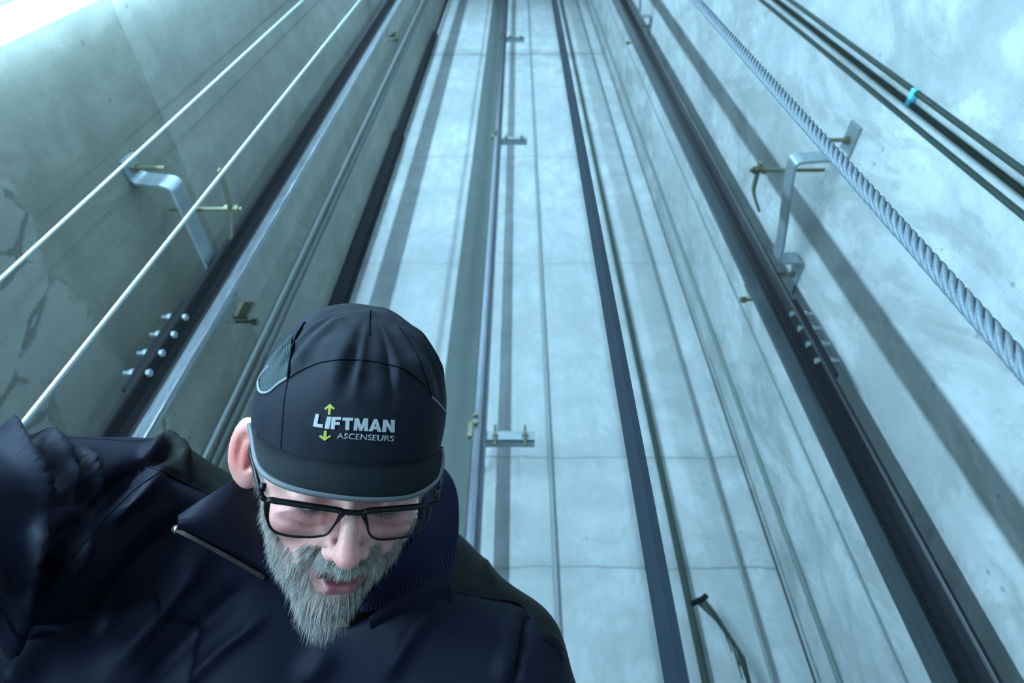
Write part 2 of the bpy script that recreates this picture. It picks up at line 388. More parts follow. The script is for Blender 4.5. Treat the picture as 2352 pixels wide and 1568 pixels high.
# slim tubes added in place of three shadow lines on the left wall
for k, yy in enumerate((1.385, 1.43, 1.475)):
    vert('wall_shadow_tube', ('thin grey shadow tube on the left wall behind the cap, %s of three' % ('nearest the guide rail', 'middle one', 'nearest the corner')[k]), 'shadow_line', XL + .0075, yy, .006, simple('grey shadow tube', (.20, .22, .23), .6))
b = MB(); b.prism([(-.072, -.008), (.072, -.008), (.074, .006), (-.074, .006)], 0.01, 12.9)  # flat dark strip standing for the wide shadow beside the centre rail
o = b.build('wall_shadow_band', simple('grey shadow strip', (.088, .105, .100), .8, 0, 8, .15, **{'Specular IOR Level': .2}), None, label='wide flat grey strip standing for a shadow on the back wall left of the centre rail', category='shadow_band'); o.location = (-.262, YB - .008, 0)
vert('wall_shadow_tube', 'soft grey-green tube standing for a shadow on the right wall close to the back corner', 'shadow_line', XR - .008, 1.745, .008, simple('grey green shadow tube', (.14, .18, .17), .8))  # slim tube put in for a soft shadow near the corner
vert('electric_cable', 'hair-thin wire standing for a shadow on the right wall just left of the right guide rail', 'cable', XR - .005, 1.452, .0032, simple('thin grey shadow wire', (.16, .20, .20), .8))  # added where only a thin shadow runs beside the rail
vert('wall_shadow_tube', 'thin tube standing for a shadow on the back wall between bracket and belt', 'shadow_line', .125, 1.889, .009, simple('pale shadow tube', (.24, .27, .27), .7))  # tube modelled instead of a thin shadow on the back wall

# ================================================================== the man
def rot3(a, b, c):
    ca, sa, cb, sb, cc, sc = math.cos(a), math.sin(a), math.cos(b), math.sin(b), math.cos(c), math.sin(c)
    Rx = np.array([[1,0,0],[0,ca,-sa],[0,sa,ca]]); Ry = np.array([[cb,0,sb],[0,1,0],[-sb,0,cb]]); Rz = np.array([[cc,-sc,0],[sc,cc,0],[0,0,1]])
    return Rz @ Ry @ Rx
RH = rot3(math.radians(15.17), math.radians(23.08), math.radians(-8.83)) @ np.array([[1,0,0],[0,0,1],[0,1,0]]) @ np.diag([1,-1,1])
MHc = Matrix([list(r) for r in RH]).to_4x4(); MHc.translation = Vector((-.16658, -.1193, -.55844))
MH = MC @ MHc; MHi = MH.inverted()
mh = np.array(MH); mhi = np.array(MHi); mci = np.array(MC.inverted())
def tf(m, p): p = np.asarray(p, float); return p @ m[:3, :3].T + m[:3, 3]
def pix(pw): c = tf(mci, pw); return CX + FPX * c[:, 0] / -c[:, 2], CY - FPX * c[:, 1] / -c[:, 2]
def h2w(x, F, z): return MH @ Vector((x, -F, z))
EYE = MC.translation.copy()
def ray(u, v): return (W(u, v, 1.0) - EYE).normalized()
ROOT = Vector((-.12, 1.02, 0))
person = thing('person', 'bearded man in dark cap and glasses looking down, one arm raised towards the viewer', 'person', ROOT)
def head_child(name, me, mat, parent, smooth=True, **tags):      # mesh given in head coordinates
    o = link(name, me, mat, parent, smooth, **tags)
    if parent is person: o.matrix_local = Matrix.Translation(-ROOT) @ MH
    return o

# ---- implicit surfaces
def sdf_mesh(fn, lo, hi, h):
    ax = [np.arange(l, u + h, h, dtype=np.float32) for l, u in zip(lo, hi)]
    X, Y, Z = np.meshgrid(*ax, indexing='ij'); V = fn(X, Y, Z).astype(np.float32)
    s = V < 0; n = V.shape; cnt = np.zeros([k-1 for k in n], np.int8); acc = np.zeros([k-1 for k in n] + [3], np.float32)
    c8 = lambda A, d: A[d[0]:n[0]-1+d[0], d[1]:n[1]-1+d[1], d[2]:n[2]-1+d[2]]
    for a in range(3):
        o = [k for k in range(3) if k != a]
        for i in (0, 1):
            for j in (0, 1):
                d0 = [0,0,0]; d0[o[0]] = i; d0[o[1]] = j; d1 = list(d0); d1[a] = 1
                va, vb = c8(V, d0), c8(V, d1); m = (va < 0) != (vb < 0)
                t = np.where(m, va / np.where(m, va - vb, 1), 0)
                cnt += m; 
                for k in range(3): acc[..., k] += np.where(m, (t if k == a else d0[k]), 0)
    act = cnt > 0; idx = -np.ones(act.shape, np.int64); idx[act] = np.arange(act.sum())
    ijk = np.argwhere(act); vert_ = (ijk + acc[act] / cnt[act][:, None]) * h + np.array([a[0] for a in ax])
    quads = []
    for a in range(3):
        o = [k for k in range(3) if k != a]
        sl0 = [slice(1, n[k]-1) for k in range(3)]; sl1 = list(sl0); sl0[a] = slice(0, n[a]-1); sl1[a] = slice(1, n[a])
        s0, s1 = s[tuple(sl0)], s[tuple(sl1)]; w = np.argwhere(s0 != s1)
        if not len(w): continue
        base = w.copy(); base[:, o[0]] += 1; base[:, o[1]] += 1; flip = s0[tuple(w.T)]
        if a == 1: flip = ~flip
        def g(i, j):
            q = base.copy(); q[:, o[0]] -= i; q[:, o[1]] -= j; return idx[tuple(q.T)]
        q = np.stack([g(1,1), g(0,1), g(0,0), g(1,0)], 1); q[~flip] = q[~flip][:, ::-1]; quads.append(q)
    return vert_, np.concatenate(quads)
def np_mesh(name, v, f):
    me = bpy.data.meshes.new(name); nv, nf, k = len(v), len(f), f.shape[1]
    me.vertices.add(nv); me.vertices.foreach_set('co', np.asarray(v, np.float32).ravel())
    me.loops.add(nf * k); me.loops.foreach_set('vertex_index', f.astype(np.int32).ravel())
    me.polygons.add(nf); me.polygons.foreach_set('loop_start', np.arange(0, nf*k, k, dtype=np.int32)); me.polygons.foreach_set('loop_total', np.full(nf, k, np.int32))
    me.update(calc_edges=True); me.validate(); return me
def vnormals(me):
    a = np.zeros(len(me.vertices) * 3, np.float32); me.vertices.foreach_get('normal', a); return a.reshape(-1, 3)
def vcos(me):
    a = np.zeros(len(me.vertices) * 3, np.float32); me.vertices.foreach_get('co', a); return a.reshape(-1, 3).astype(float)
def set_cos(me, v): me.vertices.foreach_set('co', np.asarray(v, np.float32).ravel()); me.update()
def vcolor(me, col):
    at = me.color_attributes.new('tint', 'FLOAT_COLOR', 'POINT'); c = np.ones((len(col), 4), np.float32); c[:, :3] = col; at.data.foreach_set('color', c.ravel())
def ell(p, c, r):
    q = [(a - b) / k for a, b, k in zip(p, c, r)]; k0 = np.sqrt(q[0]**2 + q[1]**2 + q[2]**2) + 1e-9
    k1 = np.sqrt((q[0]/r[0])**2 + (q[1]/r[1])**2 + (q[2]/r[2])**2) + 1e-9; return k0 * (k0 - 1) / k1
def sph(p, c, r): return np.sqrt((p[0]-c[0])**2 + (p[1]-c[1])**2 + (p[2]-c[2])**2) - r
def cap_(p, a, b, ra, rb=None):
    rb = ra if rb is None else rb; d = [b[k] - a[k] for k in range(3)]; L = sum(x*x for x in d)
    t = np.clip(sum((p[k] - a[k]) * d[k] for k in range(3)) / L, 0, 1)
    return np.sqrt(sum((p[k] - a[k] - t * d[k])**2 for k in range(3))) - (ra + (rb - ra) * t)
def su(a, b, k): h = np.clip(.5 + .5 * (b - a) / k, 0, 1); return b + (a - b) * h - k * h * (1 - h)
def ss(a, b, k): h = np.clip(.5 - .5 * (a + b) / k, 0, 1); return a + (-b - a) * h + k * h * (1 - h)   # a minus b

# ---- head, neck (millimetres in head space: x, F forward, z up)
neck_b = MHi @ W(800, 1345, .68); NB = (neck_b.x * 1000, -neck_b.y * 1000, neck_b.z * 1000)
def ear(p, d, sx):
    a = math.radians(55); ca, sa = math.cos(a), math.sin(a)
    x = sx * p[0]; X0, F0, Z0 = 81, -6, 3
    u = (x - X0) * ca + (p[1] - F0) * sa; w = -(x - X0) * sa + (p[1] - F0) * ca; z = p[2] - Z0
    # u: outwards normal of the ear's disc, w: its width
    z2 = z - .12 * w
    body_ = ell((u, w, z2), (2, -6, 0), (7.5, 17, 36))
    lobe = ell((u, w, z2), (1, 0, -26), (6, 9, 11)); e = su(body_, lobe, 6)
    e = ss(e, ell((u, w, z2), (10, -3, 5), (6.5, 9.5, 20)), 2.5)
    e = ss(e, ell((u, w, z2), (9, 2, -6), (9, 8, 11)), 3)
    e = su(e, ell((u, w, z2), (5, -3, 0), (3.0, 4.5, 15)), 3)
    e = su(e, cap_((u, w, z2), (4, 9, -8), (5, 10, 0), 3.5), 3)
    return su(d, e, 4)
def head_sdf(X, Y, Z):
    p = (X * 1000, -Y * 1000, Z * 1000); q = (np.abs(p[0]), p[1], p[2])
    d = ell(p, (0, -10, 46), (76, 94, 88))
    d = su(d, ell(p, (0, 32, -12), (65, 54, 72)), 18)
    d = su(d, ell(p, (0, 34, -58), (57, 46, 44)), 18)
    d = su(d, sph(p, (0, 68, -88), 25), 18)
    d = su(d, cap_(q, (0, 76, 33), (36, 70, 34), 13, 12), 12)
    d = su(d, ell(q, (43, 60, -14), (21, 24, 20)), 14)
    d = su(d, ell(q, (52, 46, 18), (20, 24, 22)), 12)
    d = ss(d, ell(q, (32, 100, 13), (20, 16, 15)), 12)
    d = su(d, ell(q, (31, 72, 12), (15, 14, 12.5)), 5)
    d = su(d, ell(q, (30, 76, -2), (16, 9, 7)), 7)
    n = cap_(p, (0, 86, 22), (0, 106, -12), 6, 8); n = su(n, sph(p, (0, 111, -21), 11.0), 6)
    n = su(n, ell(q, (12.5, 99, -25), (7, 10, 8)), 4); n = ss(n, ell(q, (6.5, 104, -34), (4.5, 6, 4)), 2)
    d = su(d, n, 6)
    d = su(d, ell(p, (0, 72, -46), (36, 24, 28)), 12)
    lip = su(cap_(q, (0, 95.5, -45), (19, 86, -51), 5.2, 2.5), su(cap_(p, (-8, 94.5, -63.5), (8, 94.5, -63.5), 7.6), cap_(q, (8, 94.5, -63.5), (16, 88, -61), 7.4, 3), 2), 1.5)
    d = su(d, lip, 4)
    d = ss(d, ell(p, (0, 100, -54.5), (19, 22, 5.4)), 2)
    d = su(d, cap_(p, (0, -14, -30), NB, 56, 60), 20)
    d = ear(p, d, 1); d = ear(p, d, -1)
    return d / 1000
def shx(z_): d_ = np.clip(-.012 - z_, 0, .12); return .085 * np.minimum(d_, .045) - .13 * np.maximum(d_ - .045, 0)
def shear(p): p[:, 0] += shx(p[:, 2]); return p
hv, hf = sdf_mesh(head_sdf, (-.115, -.135, min(neck_b.z - .06, -.18)), (.115, max(neck_b.y + .06, .11), .15), .0024)
hv = shear(hv)
# hands: one grips the camera just outside the picture, the other hangs beside the thigh
HR, HL = Vector((-.43, .19, H0 + .06)), Vector((.22, .80, H0 - .32))
def hand_mesh(c, fdir, pdir, side, curl):      # c wrist, fdir finger direction, pdir palm normal
    f_ = Vector(fdir).normalized(); pn = Vector(pdir); pn = (pn - f_ * pn.dot(f_)).normalized(); s_ = f_.cross(pn) * side
    def L(a, b, k): return tuple(c + f_ * a + s_ * b + pn * k)
    def fn(X, Y, Z):
        p = (X, Y, Z); d = cap_(p, L(-.05, 0, 0), L(.02, 0, 0), .027, .029)
        for b in (-.028, -.010, .009, .027): d = su(d, cap_(p, L(.015, b*.7, 0), L(.085, b, 0), .015, .012), .012)
        for b, ln in ((-.031, .060), (-.011, .072), (.010, .078), (.030, .070)):
            a0 = Vector((.085, b, 0)); ang = 0; pts = [a0]
            for q in (.42, .32, .26): ang += curl; pts.append(pts[-1] + Vector((math.cos(ang), 0, math.sin(ang))) * ln * q)
            for i in range(3): d = su(d, cap_(p, L(*pts[i]), L(*pts[i+1]), .0092 - .0008*i, .0086 - .0008*i), .003)
        t = [(.012, .024, .006), (.045, .048, .022), (.070, .052, .040), (.088, .046, .056)]
        for i in range(3): d = su(d, cap_(p, L(*t[i]), L(*t[i+1]), .0135 - .0015*i, .0120 - .0015*i), .006)
        return d
    m = Vector(c); return sdf_mesh(fn, tuple(x - .20 for x in m), tuple(x + .20 for x in m), .0042)
hands = [hand_mesh(HR, (.45, -.8, -.2), (.6, .5, .2), 1, .75), hand_mesh(HL, (.05, -.05, -1), (-1, .1, 0), -1, .28)]
me = np_mesh('head', hv, hf)
# creases of brow, lids, cheeks: ridge / groove lines (pixel polylines projected on the skin), width px, height m
def ridge_disp(me, mat, lines, face_only=True):
    v = vcos(me); n = vnormals(me); w = tf(mat, v); nw = n @ mat[:3, :3].T; u_, v_ = pix(w)
    face = ((np.array(EYE) - w) * nw).sum(1) > 0; D = np.zeros(len(v))
    for pts, wd, amp in lines:
        pts = np.array(pts, float); best = np.full(len(v), 1e9); tt = np.zeros(len(v)); k = len(pts) - 1
        for i in range(k):
            a, b = pts[i], pts[i+1]; ab = b - a; L2 = ab @ ab
            t = np.clip(((u_ - a[0]) * ab[0] + (v_ - a[1]) * ab[1]) / L2, 0, 1)
            d = np.hypot(u_ - a[0] - t * ab[0], v_ - a[1] - t * ab[1]); m = d < best; best[m] = d[m]; tt[m] = (i + t[m]) / k
        fade = np.clip(np.minimum(tt, 1 - tt) * 5 + .25, 0, 1)
        D += amp * np.exp(-(best / wd) ** 2) * fade
    if face_only: D *= face
    set_cos(me, v + n * D[:, None]); return D
ridge_disp(me, mh, [
    ([(640,1190),(680,1206),(725,1212),(765,1198)], 5, -0.0029), ([(632,1176),(672,1168),(720,1178)], 7, 0.0029), ([(650,1222),(700,1232),(750,1222)], 5, -0.0016),
    ([(745,1170),(735,1200),(752,1226)], 6, 0.0022), ([(860,1176),(905,1172),(955,1178)], 7, 0.0029), ([(855,1205),(905,1216),(960,1200)], 5, -0.0029),
    ([(752,1238),(735,1262),(712,1290),(690,1315)], 8, -0.0051), ([(716,1265),(690,1290),(650,1300)], 14, 0.0035), ([(868,1250),(880,1285),(900,1310)], 8, -0.0051),
    ([(800,1120),(796,1150)], 5, -0.0022), ([(828,1122),(826,1152)], 5, -0.0019), ([(655,1128),(690,1150),(740,1152)], 6, 0.0026), ([(612,1120),(625,1180)], 5, -0.0013), ([(604,1250),(625,1290),(660,1320)], 9, -0.0019)])
v = vcos(me); x, F, z = (v[:, 0] - shx(v[:, 2]))*1000, -v[:, 1]*1000, v[:, 2]*1000
def g(cx_, cF, cz, r, two=True): 
    xx = np.abs(x) if two else x; return np.exp(-(((xx-cx_)**2 + (F-cF)**2 + (z-cz)**2) / r**2))[:, None]
SK = np.array([.66, .36, .31]); col = np.tile(SK, (len(v), 1)) * (1 + .05 * rng.standard_normal((len(v), 1)))
red = np.array([.66, .20, .18]); col = col + (red - col) * np.clip(.55 * g(46, 70, -16, 22) + .60 * g(0, 114, -18, 17) + .35 * g(31, 84, 4, 15) + .3*g(0,90,40,20), 0, 1)
ear_m = (np.abs(x) > 76) & (np.abs(z - 5) < 42) & (F < 22); inner = np.clip((np.abs(x) - 76) / 3, 0, 1)[:, None] * ear_m[:, None]
col = col + (np.array([.62, .16, .13]) - col) * (.95 * inner * np.exp(-(((F + 4) / 13)**2 + ((z - 2) / 26)**2))[:, None])
lipm = np.exp(-np.clip(((x / 24)**4 + ((z + 57 - .006 * x * x) / 13)**4), 0, 50))[:, None] * (F > 74)[:, None]
col = col + (np.array([.15, .036, .044]) - col) * lipm
mouth_in = ((np.abs(z + 54.5) < 5.4) & (np.abs(x) < 20) & (F < 92) & (F > 60))[:, None]; col = np.where(mouth_in, np.array([.05, .012, .014]), col)
nh = len(v)
av = [v]; af = [hf]; off = nh; ac = [col]
for hvv, hff in hands:
    av.append(tf(mhi, hvv)); af.append(hff + off); off += len(hvv); ac.append(np.tile(SK, (len(hvv), 1)))
arm = MB()      # arms inside the sleeves, joining neck and hands
arm.tube([W(800,1340,.69), W(560,1290,.67), W(310,1190,.63), Vector((-.53,.40,H0+.20)), HR], [.05,.05,.048,.042,.028], 12)
arm.tube([W(800,1340,.69), W(960,1420,.69), W(1140,1528,.67), Vector((.13,.84,H0-.06)), HL], [.05,.05,.048,.042,.028], 12)
aq = np.array([f_ for f_ in arm.f if len(f_) == 4]); avv = tf(mhi, np.array(arm.v)); av.append(avv); af.append(aq + off); off += len(avv); ac.append(np.tile(SK, (len(avv), 1)))
bodyv = np.concatenate(av); bme = np_mesh('body', bodyv, np.concatenate(af)); 
if len(bme.vertices) == len(bodyv): vcolor(bme, np.concatenate(ac))
def skin_mat():
    s = NT('skin'); a = s.n('ShaderNodeAttribute', attribute_name='tint'); co = s.n('ShaderNodeTexCoord').outputs['Object']
    nf = s.noise(co, 160, 4, .6); c = s.mix(s.ramp(nf, [(.35, .22), (.6, 0.0)]), a.outputs['Color'], (.42, .19, .17))
    s.set(base_color=c, roughness=.48); s.b.inputs['Subsurface Weight'].default_value = .18; s.b.inputs['Subsurface Radius'].default_value = (.010, .004, .003); s.b.inputs['Subsurface Scale'].default_value = .5
    s.bump(s.noise(co, 420, 3), .22, .0006); return s.m
body = head_child('body', bme, skin_mat(), person)
hbvh = BVHTree.FromPolygons([tuple(p) for p in v.tolist()], hf.tolist())
def head_hit(u, vv):
    o = MHi @ EYE; d = (MHi.to_3x3() @ ray(u, vv)).normalized(); return hbvh.ray_cast(o, d)[0]

# ---- hair: beard, moustache, sideburns, brows as single tapered strands
def strands(roots, dirs, lens, r0, curve, name, seg=3):
    n = len(roots); t = dirs / np.linalg.norm(dirs, axis=1)[:, None]
    a = np.cross(t, np.array([.3, .1, 1.0])); a /= np.linalg.norm(a, axis=1)[:, None] + 1e-9; b = np.cross(t, a)
    V = np.zeros((n, (seg + 1) * 3, 3)); 
    for i in range(seg + 1):
        k = i / seg; c = roots + t * (lens * k)[:, None] + curve * (lens * k * k)[:, None]
        r = (r0 * (1 - .85 * k))
        for j in range(3):
            an = 2 * math.pi * j / 3; V[:, i*3+j] = c + (a * math.cos(an) + b * math.sin(an)) * r[:, None]
    base = np.arange(n)[:, None, None] * ((seg+1)*3); q = []
    for i in range(seg):
        for j in range(3): k = (j + 1) % 3; q.append([i*3+j, i*3+k, (i+1)*3+k, (i+1)*3+j])
    return V.reshape(-1, 3), (base + np.array(q)[None]).reshape(-1, 4), np.repeat(np.arange(n), (seg + 1) * 3)
hn = vnormals(me)
ax_ = np.abs(x)
jawline = np.clip((ax_ - 30) / 45, 0, 1)
upper = -43 + 62 * np.clip((ax_ - 50) / 20, 0, 1) ** 1.6                   # cheek border of the beard
upper = upper + 5 * rng.standard_normal(len(v)) * .8
reg_b = (z < upper) & (ax_ < 77) & (F > -2 + 10*(z > 0)) & (z > -125) & ~((ax_ < 25) & (z > -74 + .014*x*x) & (z < -44)) & (F < 112) & ~((z > -40) & (ax_ < 26) & (F < 93)) 
reg_b &= ~((z > -46) & (ax_ < 30) & (z > -33))
reg_m = (z > -46) & (z < -27 - .10*ax_) & (ax_ < 34) & (F > 82)
reg_s = (ax_ > 60) & (ax_ < 76) & (z > -14) & (z < 34) & (F > 10) & (F < 36)
def pick(mask, n): 
    i = np.where(mask)[0]; return rng.choice(i, n)
sets = []
jit = lambda n, s: rng.standard_normal((n, 3)) * s
i = pick(reg_b, 15000); N = hn[i]; Pp = v[i] + jit(len(i), .0012); ch = np.clip((-z[i] - 50) / 50, 0, 1) * np.clip(1 - np.abs(x[i]) / 60, 0, 1)
side = np.clip(np.abs(x[i]) / 60, 0, 1)
d = N * (.50 - .25*side)[:, None] + np.array([0, -.10, -.9]) + jit(len(i), .20); d[:, 0] -= .35 * x[i] / 60 * (1 - side)
ln = (.0078 + .0095 * ch - .0005 * side) * rng.uniform(.6, 1.25, len(i)); cv = np.tile([0, .0, -.35], (len(i), 1)) * 1.0; cv[:, 0] = -x[i] / 120 * ch
sets.append(strands(Pp, d, ln, np.full(len(i), .00022), cv, 'b'))
i = pick(reg_m, 3000); Pp = v[i] + jit(len(i), .0008); d = hn[i] * .45 + np.array([0, -.1, -.8]) + jit(len(i), .16); d[:, 0] += x[i] / 40
sets.append(strands(Pp, d, .0078 * rng.uniform(.6, 1.2, len(i)), np.full(len(i), .00020), np.tile([0, .15, -.3], (len(i), 1)), 'm'))
i = pick(reg_s, 2600); Pp = v[i]; d = hn[i] * .22 + np.array([0, .15, -.8]) + jit(len(i), .20)
sets.append(strands(Pp, d, .010 * rng.uniform(.5, 1.2, len(i)), np.full(len(i), .00020), np.tile([0, .1, -.2], (len(i), 1)), 's'))
def join_sets(sets):
    V, Q, I = [], [], []; o = 0; oi = 0
    for a, q, s_ in sets: V.append(a); Q.append(q + o); I.append(s_ + oi); o += len(a); oi += s_.max() + 1
    return np.concatenate(V), np.concatenate(Q), np.concatenate(I)
def hair_obj(name, sets, lo, hi, label, tone=None):
    V, Q, I = join_sets(sets); m = np_mesh(name, V, Q); k = rng.uniform(0, 1, I.max() + 1)[I]
    base = np.array(lo) + (np.array(hi) - np.array(lo)) * (k ** 1.1)[:, None]; 
    if tone is not None: base = base * tone(V)[:, None]
    vcolor(m, base)
    s = NT(name + ' hair'); a = s.n('ShaderNodeAttribute', attribute_name='tint'); s.set(base_color=a.outputs['Color'], roughness=.5)
    return head_child(name, m, s.m, person, True, label=label)
hair_obj('beard', sets, (.07, .065, .06), (.66, .58, .53), 'short grizzled grey and white beard with moustache')
reg_e = (ax_ > 12) & (ax_ < 46) & (np.abs(z - (34 + .05*ax_)) < 4.2) & (F > 70)
i = pick(reg_e, 900); d = hn[i] * .5 + np.array([0, 0, .1]) + jit(len(i), .15); d[:, 0] += np.sign(x[i]) * .7
hair_obj('eyebrows', [strands(v[i], d, .010 * rng.uniform(.6, 1.2, len(i)), np.full(len(i), .0002), np.tile([0, 0, -.3], (len(i), 1)), 'e')], (.25, .23, .2), (.7, .68, .62), 'pale bushy eyebrows')

for sx in (-1, 1):
    lr, ldir = [], []
    for t in np.linspace(-1, 1, 60):
        X_ = (31 + 13 * t) / 1000 * sx; h_, n_, _, _ = hbvh.ray_cast(Vector((X_, -.2, .004 + .002 * t * t)), Vector((0, 1, 0)))
        if h_ is not None: lr.append(h_); ldir.append((sx * .35 * t, -.75, -.55))
    lr = np.array(lr); ldir = np.array(ldir) + jit(len(lr), .08)
    hair_obj('eyelashes', [strands(lr, ldir, np.full(len(lr), .007), np.full(len(lr), .00022), np.tile([0, 0, .2], (len(lr), 1)), 'l')], (.05, .04, .035), (.14, .11, .10), 'short dark eyelashes of the lowered lids')

# ---- cap
ca_, cb_f, cb_b, cH, cz0 = .0865, .100, .108, .113, .040
def crown(phi, t):     # phi 0 = front, t 0..1 base to top ; returns x, F, z
    zz = math.sin(t * math.pi / 2); n = 2.5; rr = max(0.0, 1 - zz ** n) ** (1 / n)
    c, s_ = math.cos(phi), math.sin(phi)
    c2, s2 = math.copysign(abs(c) ** .92, c), math.copysign(abs(s_) ** .92, s_)
    zb = cz0 + .012 * max(0, c) - .030 * max(0, -c)
    F_ = (cb_f if c > 0 else cb_b) * c2 * rr
    lean = -.020 * (t ** 2)
    return ca_ * s2 * rr * (1 + .02 * t * (1 - t)), F_ + lean, zb + (cz0 + cH - zb) * zz
NP, NTt = 160, 70; cv_ = []; cf_ = []
from mathutils import noise as mn
for j in range(NTt + 1):
    t = j / NTt * .995
    for k in range(NP):
        ph = 2 * math.pi * k / NP; a, F_, z_ = crown(ph, t)
        p = Vector((a, -F_, z_)); 
        top = max(0.0, min(1.0, (t - .30) / .2)); c_ = Vector((0, 0, .06)); dr = (p - c_).normalized()
        # gathered folds rising from the curved front seam, fading to the crown top
        fold = top * max(0.0, 1 - abs(t - .48) / .40) * .0026 * math.sin(ph * 21 + 2.6 * math.sin(ph * 5)) * (1 if abs(math.sin(ph)) > .12 and math.cos(ph) > -.2 else .25)
        soft = .0022 * mn.noise(p * 28) + .0010 * mn.noise(p * 70)
        cv_.append(p + dr * (fold + soft * (.35 + top)))
for j in range(NTt):
    for k in range(NP): q = (k + 1) % NP; cf_.append((j*NP+k, j*NP+q, (j+1)*NP+q, (j+1)*NP+k))
cf_.append(tuple(NTt * NP + k for k in range(NP)))
cbvh = BVHTree.FromPolygons(cv_, cf_)
def crown_hit(u, vv, off=.0):
    o = MHi @ EYE; d = (MHi.to_3x3() @ ray(u, vv)).normalized(); h, n_, _, _ = cbvh.ray_cast(o, d)
    if h is None:
        h, n_, _, _ = cbvh.find_nearest(o + d * .56)
    if n_.dot(d) > 0: n_ = -n_
    return h + n_ * off
def cap_mat(name, base, mesh_=False):
    s = NT(name); co = s.n('ShaderNodeTexCoord').outputs['Object']; nf = s.noise(co, 900, 2)
    s.set(base_color=s.mix(nf, tuple(b*.8 for b in base), tuple(b*1.2 for b in base)), roughness=.68); s.b.inputs['Specular IOR Level'].default_value = .08
    if mesh_:
        w = s.n('ShaderNodeTexWave'); s.l(co, w.inputs['Vector']); w.inputs['Scale'].default_value = 260; s.bump(w.outputs['Fac'], .8, .001)
    else: s.bump(s.noise(co, 240, 4), .25, .0006)
    return s.m
m_cap = cap_mat('charcoal cap cloth', (.0085, .0098, .0150)); m_brim = cap_mat('dark brim cloth', (.0065, .008, .010)); m_mesh = cap_mat('dark mesh cloth', (.030, .042, .046), True)
m_pipe = simple('grey piping', (.17, .18, .19), .6)
m_edge = simple('grey brim piping', (.085, .09, .10), .6)
b = MB(); b.add(cv_, cf_)
capo = head_child('cap', b.mesh('cap'), m_cap, person, label='dark charcoal work cap with embroidered lettering')
sol = capo.modifiers.new('cloth', 'SOLIDIFY'); sol.thickness = .0015; sol.offset = -1
def cap_child(name, me_, mat, smooth=True, **tags): o = link(name, me_, mat, capo, smooth, **tags); return o
def smooth_line(pts, n=40):       # catmull-rom in 2-D
    P_ = [np.array(p, float) for p in pts]; P_ = [2*P_[0]-P_[1]] + P_ + [2*P_[-1]-P_[-2]]; out = []
    m = len(P_) - 3
    for k in range(n + 1):
        t = k / n * m; i = min(int(t), m - 1); t -= i; a, b_, c, d = P_[i:i+4]
        out.append(.5 * ((2*b_) + (-a + c)*t + (2*a - 5*b_ + 4*c - d)*t*t + (-a + 3*b_ - 3*c + d)*t**3))
    return out
def crown_line(name, pix_pts, r, mat, off, n=40, **tags):
    b = MB(); b.tube([crown_hit(a, c, off) for a, c in smooth_line(pix_pts, n)], r, 8); return cap_child(name, b.mesh(name), mat, **tags)
m_seam = simple('dark seam', (.0025, .003, .004), .9, **{'Specular IOR Level': .0})
crown_line('seam', [(662,872),(655,905),(650,960),(645,1030)], .00055, m_seam, -.0001, label='vertical seam at the left of the front panel')
crown_line('seam', [(662,870),(690,852),(740,832),(800,826),(870,832),(930,850),(975,885)], .0006, m_seam, .0, label='curved seam above the front panel')
crown_line('seam', [(851,713),(850,740),(849,770)], .0006, m_seam, .0, label='short centre seam at the crown top')
crown_line('seam', [(663,868),(668,820),(680,775),(700,740)], .0011, m_seam, .0, label='seam along the left of the crown')
crown_line('seam', [(990,910),(975,860),(950,800),(915,750)], .0006, m_seam, .0, label='seam along the right of the crown')
crown_line('piping', [(618,842),(601,862),(594,882),(600,900),(618,900),(640,882),(661,868)], .0012, m_pipe, .0006, label='light grey reflective piping on the left side')
crown_line('piping', [(992,912),(1008,928),(1026,950)], .0009, m_pipe, .0004, label='light grey reflective piping on the right side')
# mesh side panel as a thin patch lying on the crown
def crown_patch(name, outline, off, mat, n=14, **tags):
    top_, bot_ = outline; T_ = smooth_line(top_, n); B_ = smooth_line(bot_, n); V = []; Fq = []
    for a, c in zip(T_, B_):
        for k in range(n + 1): q = a + (c - a) * k / n; V.append(crown_hit(q[0], q[1], off))
    for i_ in range(n):
        for k in range(n): Fq.append((i_*(n+1)+k, (i_+1)*(n+1)+k, (i_+1)*(n+1)+k+1, i_*(n+1)+k+1))
    b = MB(); b.add(V, Fq); return cap_child(name, b.mesh(name), mat, **tags)
crown_patch('mesh_panel', ([(600,862),(615,832),(640,800),(672,765)], [(600,898),(620,897),(645,878),(661,862)]), .0008, m_mesh, label='ventilating mesh side panel')
# brim
inner = smooth_line([(586,985),(592,1002),(612,1018),(647,1037),(700,1053),(760,1064),(820,1070),(880,1071),(940,1065),(990,1053),(1028,1036)], 60)
outer = smooth_line([(583,1006),(585,1045),(601,1082),(641,1110),(700,1129),(772,1141),(829,1146),(890,1146),(950,1137),(1000,1106),(1027,1062)], 60)
oH = MHi @ EYE; iv = []; ov = []
for k, (a, c) in enumerate(zip(inner, outer)):
    pi = crown_hit(a[0], a[1], -.002); d = (MHi.to_3x3() @ ray(c[0], c[1])).normalized()
    s_ = abs(k / 60 - .5) * 2
    # the ray meets a gently drooping plane that starts at the crown's front seam
    zb, m_ = .050 - .022 * s_ ** 2, -.42
    # point: z = zb + m*(F - .098), F = -y
    A = d.z + m_ * d.y; B_ = zb + m_ * (-oH.y - .098) - oH.z; tt_ = B_ / A
    po = oH + d * tt_; e_ = max(0.0, (s_ - .80) / .20) ** 2; po = po.lerp(crown_hit(c[0], c[1], .0015), e_); iv.append(pi); ov.append(po)
print('brim F range', min(-p.y for p in ov), max(-p.y for p in ov), 'ends', tuple(round(c, 3) for c in ov[0]), tuple(round(c, 3) for c in ov[-1]), tuple(round(c, 3) for c in ov[30]), 'in', tuple(round(c, 3) for c in iv[30]))
